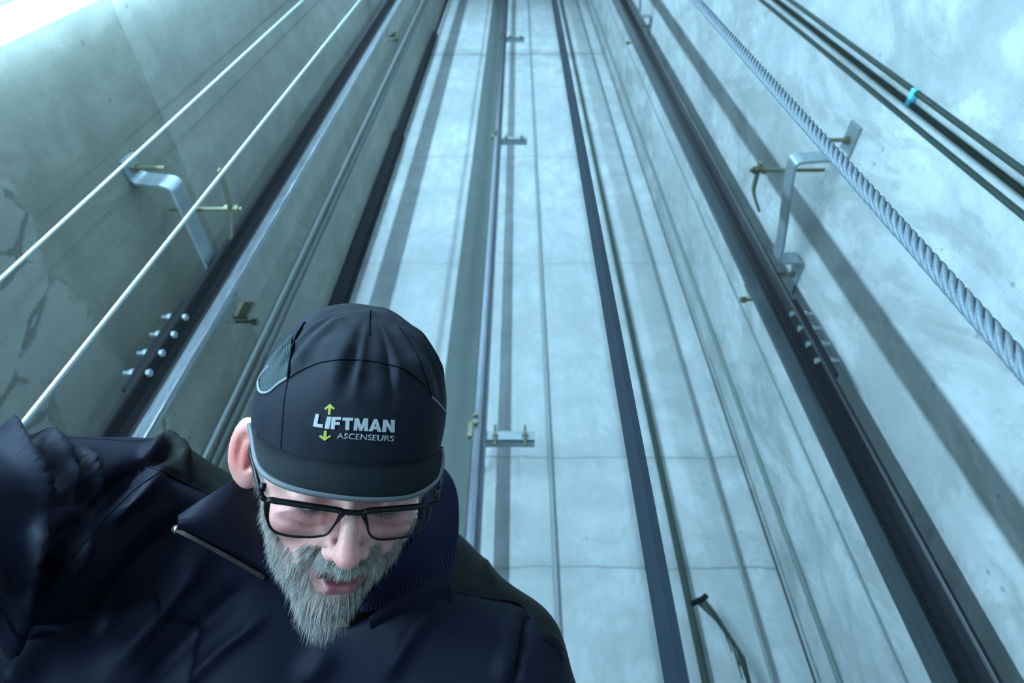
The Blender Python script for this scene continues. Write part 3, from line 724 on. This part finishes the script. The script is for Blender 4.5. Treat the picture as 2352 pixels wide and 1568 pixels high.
V = []; Fq = []; NB_ = 10
for i_n, (pi, po) in enumerate(zip(iv, ov)):
    for k in range(NB_ + 1):
        t = k / NB_; q = pi.lerp(po, t); q = q + Vector((0, -.0, 1)) * (.005 * math.sin(math.pi * t) * (1 - (abs(i_n / 60 - .5) * 2) ** 2)); V.append(q)
for i_ in range(60):
    for k in range(NB_): Fq.append((i_*(NB_+1)+k, i_*(NB_+1)+k+1, (i_+1)*(NB_+1)+k+1, (i_+1)*(NB_+1)+k))
b = MB(); b.add(V, Fq); br = cap_child('brim', b.mesh('brim'), m_brim, label='short curved dark brim')
so = br.modifiers.new('thick', 'SOLIDIFY'); so.thickness = .0028; so.offset = 0
b = MB(); b.tube(ov, .0022, 10); cap_child('brim_edging', b.mesh('brim_edging'), m_edge, label='grey piping along the brim edge')
b = MB(); b.tube([p + Vector((0, 0, .001)) for p in iv], .0009, 8); cap_child('seam', b.mesh('seam'), m_seam, label='seam between crown and brim')
# embroidered lettering: 2-D meshes mapped on the crown
def text2d(txt, bold=.02):
    cu = bpy.data.curves.new('txt', 'FONT'); cu.body = txt; cu.size = 1; cu.offset = bold; cu.space_character = 1.02; cu.resolution_u = 6
    o = bpy.data.objects.new('txt', cu); C.objects.link(o); dg = bpy.context.evaluated_depsgraph_get(); m_ = bpy.data.meshes.new_from_object(o.evaluated_get(dg))
    bpy.data.objects.remove(o); bpy.data.curves.remove(cu)
    bm = bmesh.new(); bm.from_mesh(m_); bpy.data.meshes.remove(m_); return bm
def stamp(name, bm, fmap, mat, off=.0003, th=.0009, **tags):
    bmesh.ops.triangulate(bm, faces=bm.faces[:])
    for v_ in bm.verts: u_, w_ = fmap(v_.co.x, v_.co.y); v_.co = crown_hit(u_, w_, off)
    m_ = bpy.data.meshes.new(name); bm.to_mesh(m_); bm.free()
    o = cap_child(name, m_, mat, False, **tags); s2 = o.modifiers.new('thread', 'SOLIDIFY'); s2.thickness = th; s2.offset = 1; return o
def thread(name, c, st=900):
    s = NT(name); co = s.n('ShaderNodeTexCoord').outputs['Object']; w = s.n('ShaderNodeTexWave', bands_direction='DIAGONAL'); s.l(co, w.inputs['Vector']); w.inputs['Scale'].default_value = st
    s.set(base_color=c, roughness=.4); s.bump(w.outputs['Fac'], .4, .0005); return s.m
m_th = thread('silver thread', (.46, .47, .48)); m_th2 = thread('grey thread', (.33, .34, .35)); m_gr = thread('lime thread', (.40, .42, .07))
def bounds(bm): xs = [q.co.x for q in bm.verts]; ys = [q.co.y for q in bm.verts]; return min(xs), max(xs), min(ys), max(ys)
def place_text(name, txt, c00, c10, c01, c11, mat, bold, **tags):     # pixel corners: lower-left, lower-right, upper-left, upper-right
    bm = text2d(txt, bold); x0, x1, y0, y1 = bounds(bm); Q = [np.array(c, float) for c in (c00, c10, c01, c11)]
    def fm(a, c): s_, t = (a - x0) / (x1 - x0), (c - y0) / (y1 - y0); return Q[0]*(1-s_)*(1-t) + Q[1]*s_*(1-t) + Q[2]*(1-s_)*t + Q[3]*s_*t
    stamp(name, bm, fm, mat, **tags)
GL = {'L': (.72, [[(0,0),(.30,0),(.30,1),(0,1)],[(.28,0),(.72,0),(.72,.24),(.28,.24)]]),
      'I': (.32, [[(0,0),(.32,0),(.32,1),(0,1)]]),
      'F': (.74, [[(0,0),(.30,0),(.30,1),(0,1)],[(.28,.76),(.74,.76),(.74,1),(.28,1)],[(.28,.38),(.66,.38),(.66,.60),(.28,.60)]]),
      'T': (.84, [[(.27,0),(.57,0),(.57,.80),(.27,.80)],[(0,.76),(.84,.76),(.84,1),(0,1)]]),
      'M': (1.06, [[(0,0),(.27,0),(.27,1),(0,1)],[(.79,0),(1.06,0),(1.06,1),(.79,1)],[(.22,1),(.22,.55),(.42,0),(.53,0),(.53,.42),(.34,1)],[(.53,0),(.64,0),(.84,.55),(.84,1),(.72,1),(.53,.42)]]),
      'A': (.96, [[(0,0),(.29,0),(.58,1),(.36,1)],[(.67,0),(.96,0),(.60,1),(.38,1)],[(.24,.18),(.72,.18),(.66,.40),(.30,.40)]]),
      'N': (.90, [[(0,0),(.28,0),(.28,1),(0,1)],[(.62,0),(.90,0),(.90,1),(.62,1)],[(.24,1),(.24,.62),(.62,0),(.66,0),(.66,.38),(.30,1)]])}
def place_block(ch, c00, c10, c01, c11):
    wd_, polys = GL[ch]; Q = [np.array(c, float) for c in (c00, c10, c01, c11)]; bm = bmesh.new()
    for pl in polys: bm.faces.new([bm.verts.new((a / wd_, c, 0)) for a, c in pl])
    def fm(s_, t): return Q[0]*(1-s_)*(1-t) + Q[1]*s_*(1-t) + Q[2]*(1-s_)*t + Q[3]*s_*t
    stamp('letter', bm, fm, m_th, label='silver embroidered letter ' + ch)
place_block('L', (720,978), (742,982), (726,950), (745,951))
place_block('I', (746,983), (757,984), (752,956), (762,957))
xs_ = 760.0; tot = sum(GL[c][0] for c in 'FTMAN') + .05 * 4; sc_ = 145.0 / tot
for c_ in 'FTMAN':
    w_ = GL[c_][0] * sc_; yb_ = lambda q: 984.5 + (q - 760) * .055; sh = 3.5
    place_block(c_, (xs_, yb_(xs_)), (xs_ + w_, yb_(xs_ + w_)), (xs_ + sh*.8, yb_(xs_) - 27.5), (xs_ + w_ + sh*.8 - 2, yb_(xs_ + w_) - 28.5))
    xs_ += w_ + .05 * sc_
place_text('lettering', 'ASCENSEURS', (774,1006), (903,1013), (776,993), (905,1000), m_th2, .012, label='small grey embroidered word ASCENSEURS')
def arrow(flip):
    pts = [(0,1),(1,.15),(.72,-.12),(.26,.28),(.22,-1),(-.22,-1),(-.26,.28),(-.72,-.12),(-1,.15)]
    bm = bmesh.new(); bm.faces.new([bm.verts.new((a, c * flip, 0)) for a, c in pts]); return bm
stamp('arrow', arrow(1), lambda a, c: (757 + a*12 + c*1.0, 939.5 - c*12.5), m_gr, label='lime green arrow pointing up')
stamp('arrow', arrow(-1), lambda a, c: (747.5 + a*14 + c*1.0, 999.5 - c*11.5), m_gr, label='lime green arrow pointing down')

# ---- glasses
def plane_hit(u, vv, F0, tilt):     # head plane F = F0 + tilt*z
    d = (MHi.to_3x3() @ ray(u, vv)).normalized(); t = (F0 + tilt * oH.z + oH.y) / (-d.y - tilt * d.z); return oH + d * t
GF, GT = .102, .20
m_frame = simple('black glasses frame', (.005, .005, .006), .4, 0, 50, .1, **{'Specular IOR Level': .25})
glb = MB(); outl = {}
for key, pts in (('l', [(614,1163),(640,1160),(700,1164),(782,1173),(780,1188),(768,1206),(751,1227),(725,1234),(698,1236),(660,1236),(628,1228),(614,1205)]),
                 ('r', [(838,1176),(880,1171),(940,1170),(984,1171),(985,1190),(978,1214),(962,1232),(936,1239),(905,1241),(870,1240),(850,1228),(842,1200)])):
    cl = [np.array(p, float) for p in pts]; n = 72; out = []
    m = len(cl)
    for k in range(n):
        t = k / n * m; i_ = int(t); t -= i_; a, b_, c, d_ = cl[(i_-1) % m], cl[i_ % m], cl[(i_+1) % m], cl[(i_+2) % m]
        out.append(.5*((2*b_)+(-a+c)*t+(2*a-5*b_+4*c-d_)*t*t+(-a+3*b_-3*c+d_)*t**3))
    ctr = sum(out) / n; bend = lambda q: plane_hit(q[0], q[1], GF, GT) + Vector((0, 1, 0)) * (plane_hit(q[0], q[1], GF, GT).x ** 2) * 1.6
    pts3 = [bend(q) for q in out]; outl[key] = pts3
    rad = [.0010 + .0016 * max(0, min(1, (ctr[1] - q[1]) / 30 + .2)) for q in out]
    glb.tube(pts3 + [pts3[0], pts3[1]], rad + [rad[0], rad[1]], 8, caps=False)
    outl[key + 'c'] = bend(ctr); outl[key + 'b'] = bend
bend = outl['lb']
glb.tube([bend(q) for q in smooth_line([(780,1174),(795,1176),(812,1177),(828,1177),(840,1175)], 10)], [.0024]*11, 10)
glb.tube([bend(q) for q in smooth_line([(598,1152),(606,1158),(616,1162)], 6)], [.0022]*7, 8)
glb.tube([bend(q) for q in smooth_line([(982,1172),(995,1169),(1006,1165)], 6)], [.0022]*7, 8)
glasses = head_child('glasses', glb.mesh('glasses'), m_frame, person, label='black rectangular framed glasses')
hl, hr = bend((599,1153)), bend((1006,1165))
for p0, ex in ((hl, -.0835), (hr, .0835)):
    b = MB(); b.tube([p0 + Vector((0, 0, .001)), Vector((ex*.93, p0.y*.72, p0.z + .006)), Vector((ex, -.03, .024)), Vector((ex*.98, .006, .026)), Vector((ex*.96, .028, .008))], [.0020, .0018, .0016, .0016, .0018], 8)
    o = link('temple', b.mesh('temple'), m_frame, glasses, True)
    b = MB(); b.tube([p0 + Vector((0, .003, .003)), p0 + Vector((0, .004, .0085))], .0026, 10); link('hinge', b.mesh('hinge'), m_frame, glasses, True)
def glass_mat():
    s = NT('clear lens'); tr = s.n('ShaderNodeBsdfTransparent'); tr.inputs[0].default_value = (.96, .95, .97, 1)
    gl = s.n('ShaderNodeBsdfGlossy'); gl.inputs['Roughness'].default_value = .03; lw = s.n('ShaderNodeLayerWeight'); fr = s.math('ADD', .02, s.math('MULTIPLY', s.math('POWER', lw.outputs['Facing'], 4.0), .4))
    mx = s.n('ShaderNodeMixShader'); s.l(fr, mx.inputs[0]); s.l(tr.outputs[0], mx.inputs[1]); s.l(gl.outputs[0], mx.inputs[2]); s.l(mx.outputs[0], s.out.inputs[0]); return s.m
m_lens = glass_mat()
for key in ('l', 'r'):
    b = MB(); ring = outl[key]; c = outl[key+'c']; n = len(ring); V = [c + Vector((0, -.0012, 0))] + [q for q in ring]
    b.add(V, [(0, 1 + k, 1 + (k+1) % n) for k in range(n)]); o = link('lens', b.mesh('lens'), m_lens, glasses, True)
    so = o.modifiers.new('t', 'SOLIDIFY'); so.thickness = .0012; so.offset = 0

# ---- clothing
def w2t(p): return tuple(Vector(p))
SR, SL, NK = W(310,1190,.63), W(1140,1528,.67), W(790,1345,.70)
ELR, ELL = Vector((-.53, .40, H0 + .20)), Vector((.13, .84, H0 - .06))
HIP = Vector((-.17, .96, H0 - .20))
def jacket_sdf(X, Y, Z):
    p = (X, Y, Z); c = lambda a, b, ra, rb=None: cap_(p, w2t(a), w2t(b), ra, rb)
    d = c(SR, NK, .078, .066); d = su(d, c(W(930,1375,.70), SL, .088, .078), .04); d = su(d, c(NK, W(930,1375,.70), .066, .088), .03)
    d = su(d, c(W(620,1500,.72), HIP + Vector((-.05, 0, 0)), .145, .150), .07)
    d = su(d, c(W(930,1540,.74), HIP + Vector((.06, 0, 0)), .135, .150), .07)
    d = su(d, c(W(300,1330,.66), W(215,1680,.62), .085, .105), .05)
    d = su(d, c(W(215,1680,.62), HIP + Vector((-.16, -.04, 0)), .105, .11), .08)
    d = su(d, c(HIP, HIP + Vector((0, .02, -.14)), .165, .170), .05)
    a = c(SR, ELR, .086, .088); a = su(a, c(ELR, HR + Vector((0, .03, .01)), .070, .046), .02); d = su(d, a, .02)
    a = c(SL, ELL, .078, .066); a = su(a, c(ELL, HL + Vector((0, 0, .02)), .062, .046), .02); d = su(d, a, .02)
    # hollow for the neck and clean hem / cuffs
    d = ss(d, c(W(800,1240,.55), W(790,1345,.70), .058, .050), .012)
    d = np.maximum(d, (H0 - .44) - Z)
    for wv, el in ((HR, ELR), (HL, ELL)):
        t = (wv - el).normalized(); pl_ = (X - wv.x) * t.x + (Y - wv.y) * t.y + (Z - wv.z) * t.z
        nr = sph(p, w2t(wv), .14); d = np.where(nr < 0, np.maximum(d, pl_ - .005), d)
    return d
jv, jf = sdf_mesh(jacket_sdf, (-.68, .10, H0 - .50), (.33, 1.20, H0 + .50), .0062)
jme = np_mesh('jacket', jv - np.array(ROOT), jf)
mj = np.array(Matrix.Translation(ROOT))
ridge_disp(jme, mj, [
    ([(110,1345),(240,1190),(375,1083)], 24, 0.0217), ([(38,1590),(92,1492),(140,1440)], 24, 0.0248), ([(0,1513),(43,1403),(64,1283),(98,1198)], 22, 0.0248),
    ([(60,1400),(95,1345),(110,1290)], 8, -0.0155), ([(-20,1310),(30,1375)], 18, 0.0186), ([(0,965),(72,1070),(140,1160)], 20, 0.0186),
    ([(95,1000),(160,1055),(185,1120)], 15, 0.0155), ([(60,1010),(120,1080),(150,1180)], 15, -0.0155), ([(200,1040),(222,1110),(240,1150)], 13, 0.0155), ([(170,1040),(195,1110),(200,1160)], 11, -0.0139),
    ([(210,1250),(240,1160),(310,1080)], 22, -0.0248), ([(90,1330),(150,1250),(200,1200)], 24, -0.0217),
    ([(255,1540),(383,1390),(468,1275)], 31, 0.0155), ([(170,1500),(290,1350),(420,1200)], 31, -0.0155), ([(335,1568),(470,1430),(560,1350)], 22, -0.0124), ([(430,1568),(520,1480),(600,1420)], 13, 0.0109),
    ([(338,1060),(350,1032),(378,1018),(408,1042),(432,1082)], 12, 0.0170), ([(300,1085),(345,1062),(385,1048)], 8, -0.0109),
    ([(370,1083),(430,1112),(490,1138)], 6, -0.0062), ([(1059,1362),(1117,1373),(1175,1379),(1205,1396)], 6, -0.0062), ([(1212,1399),(1196,1480),(1180,1580)], 8, -0.0093),
    ([(1235,1460),(1270,1475),(1290,1500)], 7, 0.0062), ([(1100,1290),(1130,1345)], 13, 0.0062), ([(1150,1568),(1170,1480),(1175,1420)], 15, 0.0078),
    ([(700,1568),(760,1490)], 28, 0.0093), ([(880,1568),(960,1430),(1010,1390)], 20, 0.0093)])
jvv = vcos(jme); jw = tf(mj, jvv); nz = np.array([mn.noise(Vector(q) * 9) * .005 + mn.noise(Vector(q) * 22) * .002 for q in jw]); set_cos(jme, jvv + vnormals(jme) * nz[:, None])
ju, jvp = pix(jw); NAVY = np.array([.0036, .0042, .0112]); YOKE = np.array([.0040, .0052, .0046])
seam_y = np.interp(ju, [1040, 1059, 1117, 1175, 1212, 1250, 1310], [1330, 1362, 1373, 1379, 1399, 1470, 1500]); yk = (ju > 1040) & (jvp < seam_y) & (jw[:, 2] > H0)
seam_l = np.interp(ju, [370, 430, 490, 560], [1083, 1112, 1138, 1160]); yk |= (ju > 372) & (ju < 600) & (jvp < seam_l) & (jvp > 900)
vcolor(jme, np.where(yk[:, None], YOKE, NAVY))
def cloth_mat(name, attr=True, base=None, rib=False):
    s = NT(name); co = s.n('ShaderNodeTexCoord').outputs['Object']
    if attr: c = s.n('ShaderNodeAttribute', attribute_name='tint').outputs['Color']
    else: c = s.mix(s.noise(co, 300, 2), tuple(b*.8 for b in base), tuple(b*1.2 for b in base))
    s.set(base_color=c, roughness=.62); s.b.inputs['Specular IOR Level'].default_value = .10
    if rib:
        w = s.n('ShaderNodeTexWave', bands_direction='DIAGONAL'); s.l(co, w.inputs['Vector']); w.inputs['Scale'].default_value = 90; w.inputs['Distortion'].default_value = 3; s.bump(w.outputs['Fac'], .6, .002)
    else: s.bump(s.noise(co, 500, 3), .15, .0005)
    return s.m
m_jack = cloth_mat('navy softshell'); m_coll = cloth_mat('dark navy collar cloth', False, (.0055, .0052, .012)); m_lin = cloth_mat('blue ribbed lining', False, (.012, .012, .036), True)
jacket = link('jacket', jme, m_jack, person, True, label='dark navy softshell work jacket with olive black shoulder yokes')
jco = vcos(jme); jpol = [tuple(p_.vertices) for p_ in jme.polygons]; jbvh = BVHTree.FromPolygons(jco.tolist(), jpol)
def jacket_seam(pts, r=.0011):
    q = []
    for a_, c_ in smooth_line(pts, 36):
        h_, n_, _, _ = jbvh.ray_cast(EYE - ROOT, ray(a_, c_))
        if h_ is not None: q.append(h_ + n_ * r * .4)
    if len(q) > 3:
        b = MB(); b.tube(q, r, 6); link('seam', b.mesh('seam'), m_coll, jacket, True)
for ln_ in ([(1050,1358),(1117,1373),(1175,1379),(1205,1396),(1218,1420)], [(338,1070),(375,1083),(430,1110),(485,1135)], [(118,1348),(180,1262),(240,1193),(310,1125),(365,1085)],
            [(1212,1402),(1200,1460),(1190,1520),(1184,1566)], [(1236,1462),(1262,1470),(1284,1492),(1292,1520)]): jacket_seam(ln_)
def cl3(pts, n): 
    q = smooth_line([(a, b_, c) for a, b_, c in pts], n); return [W(a[0], a[1], a[2]) - ROOT for a in q]
def sheet(name, A, B, mat, th=.005, n=28, m=8, belly=.0, parent=jacket, **tags):
    A, B = cl3(A, n), cl3(B, n); V = []; F_ = []
    for i_, (a, b_) in enumerate(zip(A, B)):
        for k in range(m + 1):
            t = k / m; q = a.lerp(b_, t); q = q + (EYE - ROOT - q).normalized() * (belly * math.sin(math.pi * t)); V.append(q)
    for i_ in range(n):
        for k in range(m): F_.append((i_*(m+1)+k, i_*(m+1)+k+1, (i_+1)*(m+1)+k+1, (i_+1)*(m+1)+k))
    b = MB(); b.add(V, F_); o = link(name, b.mesh(name), mat, parent, True, **tags); s_ = o.modifiers.new('t', 'SOLIDIFY'); s_.thickness = th; s_.offset = 0
    bv = o.modifiers.new('b', 'BEVEL'); bv.width = th * .4; bv.segments = 2; bv.limit_method = 'ANGLE'; return o, A, B
colL, A_, B_ = sheet('collar_flap', [(413,1190,.565),(470,1148,.575),(530,1105,.595),(575,1070,.63),(640,1050,.68)], [(407,1212,.563),(470,1246,.575),(540,1285,.590),(610,1322,.600),(690,1400,.600)], m_coll, .007, belly=.012, label='open collar flap with brass zip along its edge')
b = MB(); bt = MB(); n = len(B_)
zl = cl3([(404,1216,.558),(440,1234,.562),(500,1266,.575),(560,1300,.585),(612,1330,.595)], 120)
bt.tube(zl[::4], .0026, 8); link('zip_tape', bt.mesh('zip_tape'), m_coll, jacket, True)
for k in range(2, 118, 2):
    d = (zl[k+1] - zl[k-1]).normalized(); e = (EYE - ROOT - zl[k]).normalized(); s_ = d.cross(e).normalized(); c = zl[k] + e * .0030
    V = [c + d*a*.0005 + s_*q*.0019 + e*r*.0008 for a in (-1,1) for q in (-1,1) for r in (-1,1)]; b.add(V, [(0,1,3,2),(4,6,7,5),(0,4,5,1),(2,3,7,6),(0,2,6,4),(1,5,7,3)])
m_zip = simple('bronze zip teeth', (.20, .17, .15), .35, .9, 90, .2)
link('zip_teeth', b.mesh('zip_teeth'), m_zip, jacket, label='row of small bronze zip teeth', kind='stuff')
b = MB(); b.tube([zl[0] + Vector((-.002, 0, .002)), zl[2], zl[5]], .0040, 8); link('zip_slider', b.mesh('zip_slider'), m_zip, jacket, True)
sheet('collar_stand', [(985,1060,.70),(1024,1082,.675),(1048,1130,.665),(1053,1200,.655),(1048,1270,.645),(1034,1330,.625),(1031,1374,.605)], [(940,1080,.62),(960,1100,.605),(965,1160,.595),(950,1225,.59),(905,1290,.585),(860,1350,.585),(825,1405,.585)], m_lin, .006, belly=-.010, label='raised collar with dark blue ribbed lining')
sheet('collar_fold', [(850,1415,.578),(925,1366,.580),(985,1330,.585),(1022,1312,.590),(1028,1335,.592)], [(850,1440,.590),(940,1396,.592),(995,1378,.594),(1030,1370,.596),(1034,1385,.600)], m_coll, .005, belly=.006)
sheet('collar_flap', [(455,1110,.69),(480,1092,.69),(510,1091,.69),(545,1110,.68)], [(460,1130,.68),(490,1140,.66),(520,1150,.65),(560,1160,.64)], m_coll, .010, belly=.01)
sh0 = h2w(0, -.014, -.030).lerp(W(800, 1345, .68), .50)
def shirt_sdf(X, Y, Z):
    return cap_((X, Y, Z), w2t(sh0), w2t(W(800, 1360, .70)), .0615, .066)
qv, qf = sdf_mesh(shirt_sdf, tuple(x - .14 for x in sh0), tuple(x + .16 for x in sh0), .007)
link('shirt', np_mesh('shirt', qv - np.array(ROOT), qf), cloth_mat('black shirt cloth', False, (.004, .004, .007)), person, True)
# trousers and boots (below the picture, carried by the pit floor)
KR, KL, AR_, AL_ = Vector((-.30, .86, .50)), Vector((.02, .88, .50)), Vector((-.33, .99, .10)), Vector((.06, 1.03, .10))
def trouser_sdf(X, Y, Z):
    p = (X, Y, Z); d = cap_(p, (-.24, .97, .86), (-.08, .99, .86), .135, .135)
    for h_, k_, a_ in (((-.27, .96, .84), KR, AR_), ((-.04, .98, .84), KL, AL_)):
        l = su(cap_(p, h_, w2t(k_), .105, .078), cap_(p, w2t(k_), w2t(a_), .078, .062), .03); d = su(d, l, .03)
    return np.maximum(d, .09 - Z)
tv, tf_ = sdf_mesh(trouser_sdf, (-.50, .70, .04), (.25, 1.20, 1.05), .012)
link('trousers', np_mesh('trousers', tv - np.array(ROOT), tf_), cloth_mat('dark trouser cloth', False, (.014, .018, .028)), person, True)
for a_ in (AR_, AL_):
    def boot_sdf(X, Y, Z):
        p = (X, Y, Z); d = cap_(p, (a_.x, a_.y, .14), (a_.x, a_.y, .06), .050, .046)
        d = su(d, cap_(p, (a_.x, a_.y + .01, .045), (a_.x, a_.y - .17, .038), .042, .040), .03); return np.maximum(np.maximum(d, .002 - Z), Z - .155)
    q, r = sdf_mesh(boot_sdf, (a_.x - .07, a_.y - .24, -.01), (a_.x + .07, a_.y + .08, .18), .008)
    link('boot', np_mesh('boot', q - np.array(ROOT), r), simple('black boot leather', (.02, .02, .02), .5), person, True)

# ------------------------------------------------------------------ world and view
wd = bpy.data.worlds.new('world'); bpy.context.scene.world = wd; wd.use_nodes = True
wd.node_tree.nodes['Background'].inputs[0].default_value = (.5, .75, .85, 1); wd.node_tree.nodes['Background'].inputs[1].default_value = .02
vs = bpy.context.scene.view_settings; vs.view_transform = 'Standard'; vs.look = 'None'; vs.gamma = 1; vs.use_curve_mapping = False; vs.exposure = -.80
